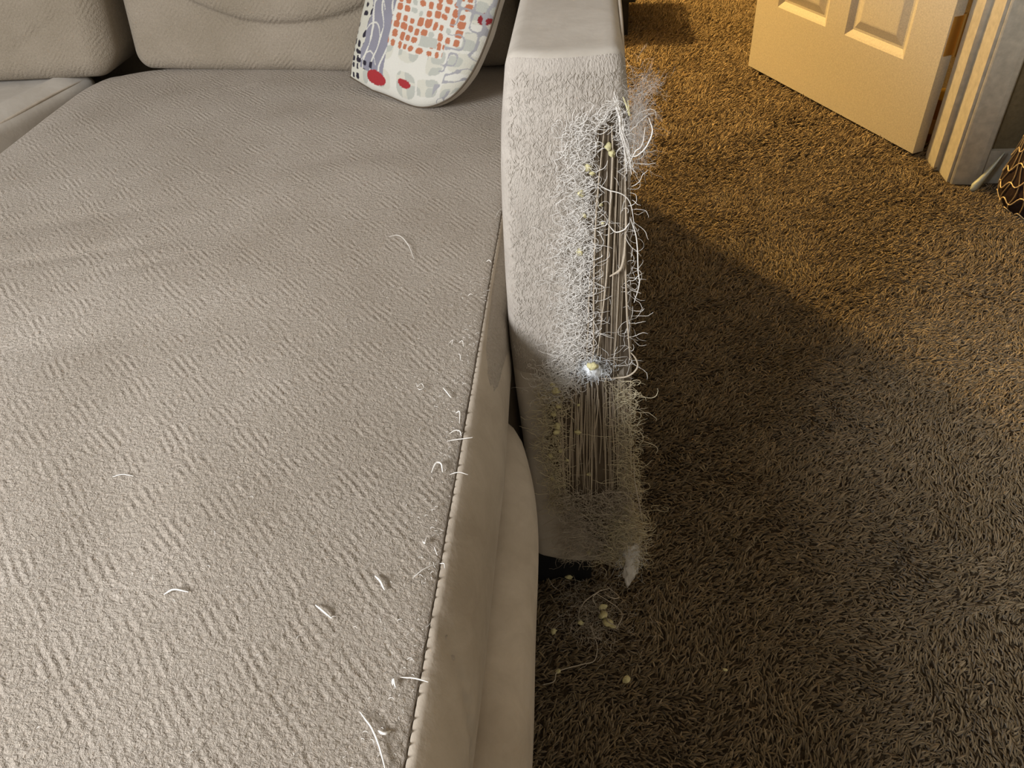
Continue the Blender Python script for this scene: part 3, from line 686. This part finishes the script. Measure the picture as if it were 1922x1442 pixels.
# ------------------------------------------------------------------ lint and debris
ZC = .5085
def ztop(x, y):
    ex = math.sin(min(max(min((x - CX0) / .12, (CX1 - x) / .26), 0), 1) * math.pi / 2); return .4945 + .027 * ex * math.sqrt(min(1, (CY1 - y) / .50)) + float(creases(np.array([x]), np.array([y]))[0]) * min(1, ex * 3)
def lint(label, pts, r=.0006, mat=M_fuzz, group=None, name='loose_thread', n=18):
    P = smooth_path([(x, y, (.5000 if x > -.104 else ztop(x, y)) + h) for x, y, h in pts], n, .0001)
    c = P.mean(0); o = tubes(name, [P - c], r, 5, mat, None, .5); o.location = c; return tag(o, label, 'thread', group)
G = 'loose threads shed on the chaise cushion'
H = .0012
for label, pts, r in [
    ('fine arc of pale thread, the farthest one out on the chaise top', [(-.2288, .7573), (-.2173, .7593), (-.2043, .7428), (-.1936, .717)], .0004),
    ('tiny pale thread beside the shadowed seam, a little below the far hooked one', [(-.1268, .6593), (-.1240, .6612), (-.1215, .6622)], .0005),
    ('short hooked thread highest along the arm side of the chaise', [(-.1147, .7272), (-.1115, .7292), (-.109, .7270)], .0005),
    ('looped white thread curled like a figure eight on the chaise', [(-.1561, .5144), (-.1537, .5086), (-.151, .513), (-.148, .5072), (-.1516, .5045), (-.154, .508)], .0004),
    ('wavy white thread right of the figure eight loop', [(-.1318, .5124), (-.1273, .5052), (-.1228, .5003)], .0006),
    ('white thread bent like a walking cane beside the seam', [(-.116, .4817), (-.1127, .4827), (-.1111, .4697)], .0006),
    ('kinked white thread just above the long one crossing the seam', [(-.1185, .456), (-.1143, .4593), (-.1098, .4593), (-.1083, .4549)], .0005),
    ('straight white thread lying across the seam, slanting up to the right', [(-.119, .4472), (-.1085, .4498), (-.0975, .4519)], .0005),
    ('arched thick white thread with a curled end, left of the seam', [(-.1264, .4104), (-.1239, .4198), (-.1195, .4199), (-.1171, .4123)], .0008),
    ('faint level thread crossing the seam right of the arched thread', [(-.1117, .4107), (-.1035, .4109), (-.0965, .4099)], .0004),
    ('small white speck of thread left of the seam, above the long slanting thread', [(-.122, .3425), (-.1199, .3397), (-.1198, .346)], .0007),
    ('short upright thread touching the seam below the small white speck', [(-.1131, .3389), (-.1099, .3314)], .0004),
    ('long thin thread slanting up to the seam', [(-.1241, .3096), (-.1177, .3169), (-.1103, .3235)], .0004),
    ('small curved thread just over the seam on the border band', [(-.107, .325), (-.1040, .3245), (-.1029, .3206)], .0004),
    ('thick white thread in two kinks, well left of the seam', [(-.15, .3082), (-.1452, .3035), (-.1421, .298)], .0009),
    ('straight stiff white thread farthest left on the near chaise', [(-.1843, .28), (-.1782, .2757), (-.172, .2719)], .0008),
    ('white crumb of thread just left of the level thread near the bottom', [(-.1231, .2309), (-.1231, .2345), (-.1212, .23)], .0008),
    ('level white thread crossing the seam near the bottom', [(-.1198, .2368), (-.1104, .2365), (-.1005, .2344)], .0005),
    ('forked stubby white thread near the bottom edge of the photo', [(-.1268, .2018), (-.1219, .2001), (-.1188, .2025)], .0010),
    ('long curved white thread running off the bottom edge of the photo', [(-.1394, .212), (-.13, .2026), (-.1228, .1919), (-.117, .1794)], .0007),
    ('tan wisp of fibre alone on the left half of the chaise', [(-.2877, .2778), (-.2812, .281), (-.2713, .2805)], .0007),
    ('faint white wisp high on the left half of the near chaise', [(-.379, .385), (-.3705, .3864), (-.3609, .3854)], .0004),
    ('hair-thin thread at the gap between the chaise and the lit arm', [(-.1141, .821), (-.1101, .8404), (-.1054, .8469)], .0003),
    ('small bent thread near where the seam meets the arm', [(-.1262, .5784), (-.1225, .5804), (-.1205, .5734)], .0004),
    ('comma shaped thread below the small bent thread near the seam', [(-.1242, .5621), (-.1219, .5585), (-.1209, .5525)], .0004),
    ('curled thread left of the comma shaped one', [(-.1353, .5762), (-.1318, .5802), (-.1325, .574)], .0004),
]:
    o = lint(label, [(x, y, H + (.0015 if 0 < i < len(pts) - 1 else 0)) for i, (x, y) in enumerate(pts)], r, M_fuzz, G)
# unnumbered short lint hairs along the seam
paths = []
for i in range(240):
    y = rng.uniform(.17, .70); x = -.118 + rng.normal(0, .012); 
    if i % 3 == 0: x = rng.uniform(-.40, -.12)
    if x > -.108: x = -.108 - abs(rng.normal(0, .006))
    a = rng.uniform(0, 6.28); L = rng.uniform(.0012, .004); z = ztop(x, y) + .0012
    paths.append(np.array([(x + math.cos(a + t * .8) * L * t, y + math.sin(a + t * .8) * L * t, z + .0008 * math.sin(t * 3.1)) for t in np.linspace(0, 1, 5)]))
tag(stuff(tubes('lint', paths, .00022, 3, M_fuzz)), 'scattered tiny lint hairs on the chaise cushion along its seam', 'lint')

# debris on the carpet under the arm
FG = 'crumbs of foam stuffing on the carpet below the torn arm'
def crumb(label, x, y, r, group=None, sq=(1.2, .9, .7)):
    o = blob('foam_crumb', (x, y, .012 + r * .5), r, M_foam, sq, int(rng.integers(99)), None, .5); return tag(o, label, 'foam crumb', group)
crumb('yellow foam crumb topmost in the heap under the torn arm', .0200, .603, .0050, FG)
crumb('largest yellow foam crumb in the middle of the heap under the arm', .0205, .590, .0062, FG, (.9, 1.3, .7))
crumb('yellow foam crumb at the lower end of the heap under the arm', .0265, .579, .0058, FG)
crumb('small yellow foam sliver right of the heap under the arm', .0320, .574, .0034, FG, (1.6, .6, .5))
crumb('single cream foam crumb lying alone on the carpet below the heap', .0486, .4984, .0048, FG)
crumb('pale foam crumb beside the chaise base low on the carpet', -.0395, .506, .0030, FG)
crumb('pale foam crumb on the dark carpet left of the heap', -.0110, .578, .0036, FG)
crumb('tiny foam crumb far right on the open carpet, alone', .1754, .5171, .0028, FG)
crumb('pale greenish foam crumb against the chaise base below the sofa foot', -.048, .563, .0042, FG)
crumb('dull foam crumb in the dark gap under the sofa arm', -.028, .652, .0046, FG)
T1 = [[(.030, .634), (.012, .622), (-.006, .606), (-.012, .592), (-.008, .578)], [(.018, .628), (.006, .616), (.010, .606), (.020, .598)], [(.010, .622), (.030, .612), (.042, .606), (.047, .590), (.042, .575), (.038, .566)],
      [(.026, .636), (.034, .632), (.042, .622), (.036, .614), (.026, .616), (.020, .624)], [(.004, .612), (-.004, .606), (-.002, .596)], [(.02, .60), (.024, .588), (.028, .576), (.040, .572)]]
tg = thing('thread_tangle', 'tangle of pulled upholstery threads on the carpet right under the torn arm', 'threads', (.015, .60, .01))
for k, p in enumerate(T1):
    P = smooth_path([(x, y, .015 + .006 * math.sin(i * 1.3 + k)) for i, (x, y) in enumerate(p)], 26, .0003)
    wpc(tubes('thread', [P], .0008, 5, M_fuzz2, None, .6), tg)
paths = []
for i in range(420):
    x = rng.normal(.004, .026); y = rng.normal(.595, .030); x = max(x, -.048); a = rng.uniform(0, 6.28); k = rng.normal(0, 70); st = rng.uniform(.0008, .0028); p = np.array([x, y, rng.uniform(.008, .018)]); P = [p]
    for j in range(11): a += k * st + rng.normal(0, .3); p = p + np.array([math.cos(a), math.sin(a), rng.normal(0, .35)]) * st; p[2] = min(max(p[2], .004), .026); P.append(p)
    paths.append(np.array(P))
wpc(stuff(tubes('fluff', paths, .00026, 3, M_fuzz2)), tg)
for label, p, r in [('long beige thread trailing across the carpet below the heap of foam', [(-.058, .486), (-.044, .492), (-.040, .506), (-.012, .516), (.008, .522), (.012, .545), (.005, .562)], .0007),
                    ('short pale curved thread on the carpet just below the foam heap', [(.0065, .578), (.005, .566), (.010, .555), (.018, .550)], .0007),
                    ('white thread end peeping out beside the chaise base under the arm', [(-.058, .648), (-.052, .635), (-.044, .628)], .0006)]:
    P = smooth_path([(x, y, .0145) for x, y in p], 26, .0003); c = P.mean(0); o = tubes('loose_thread', [P - c], r, 5, M_fuzz2, None, .6); o.location = c; tag(o, label, 'thread')
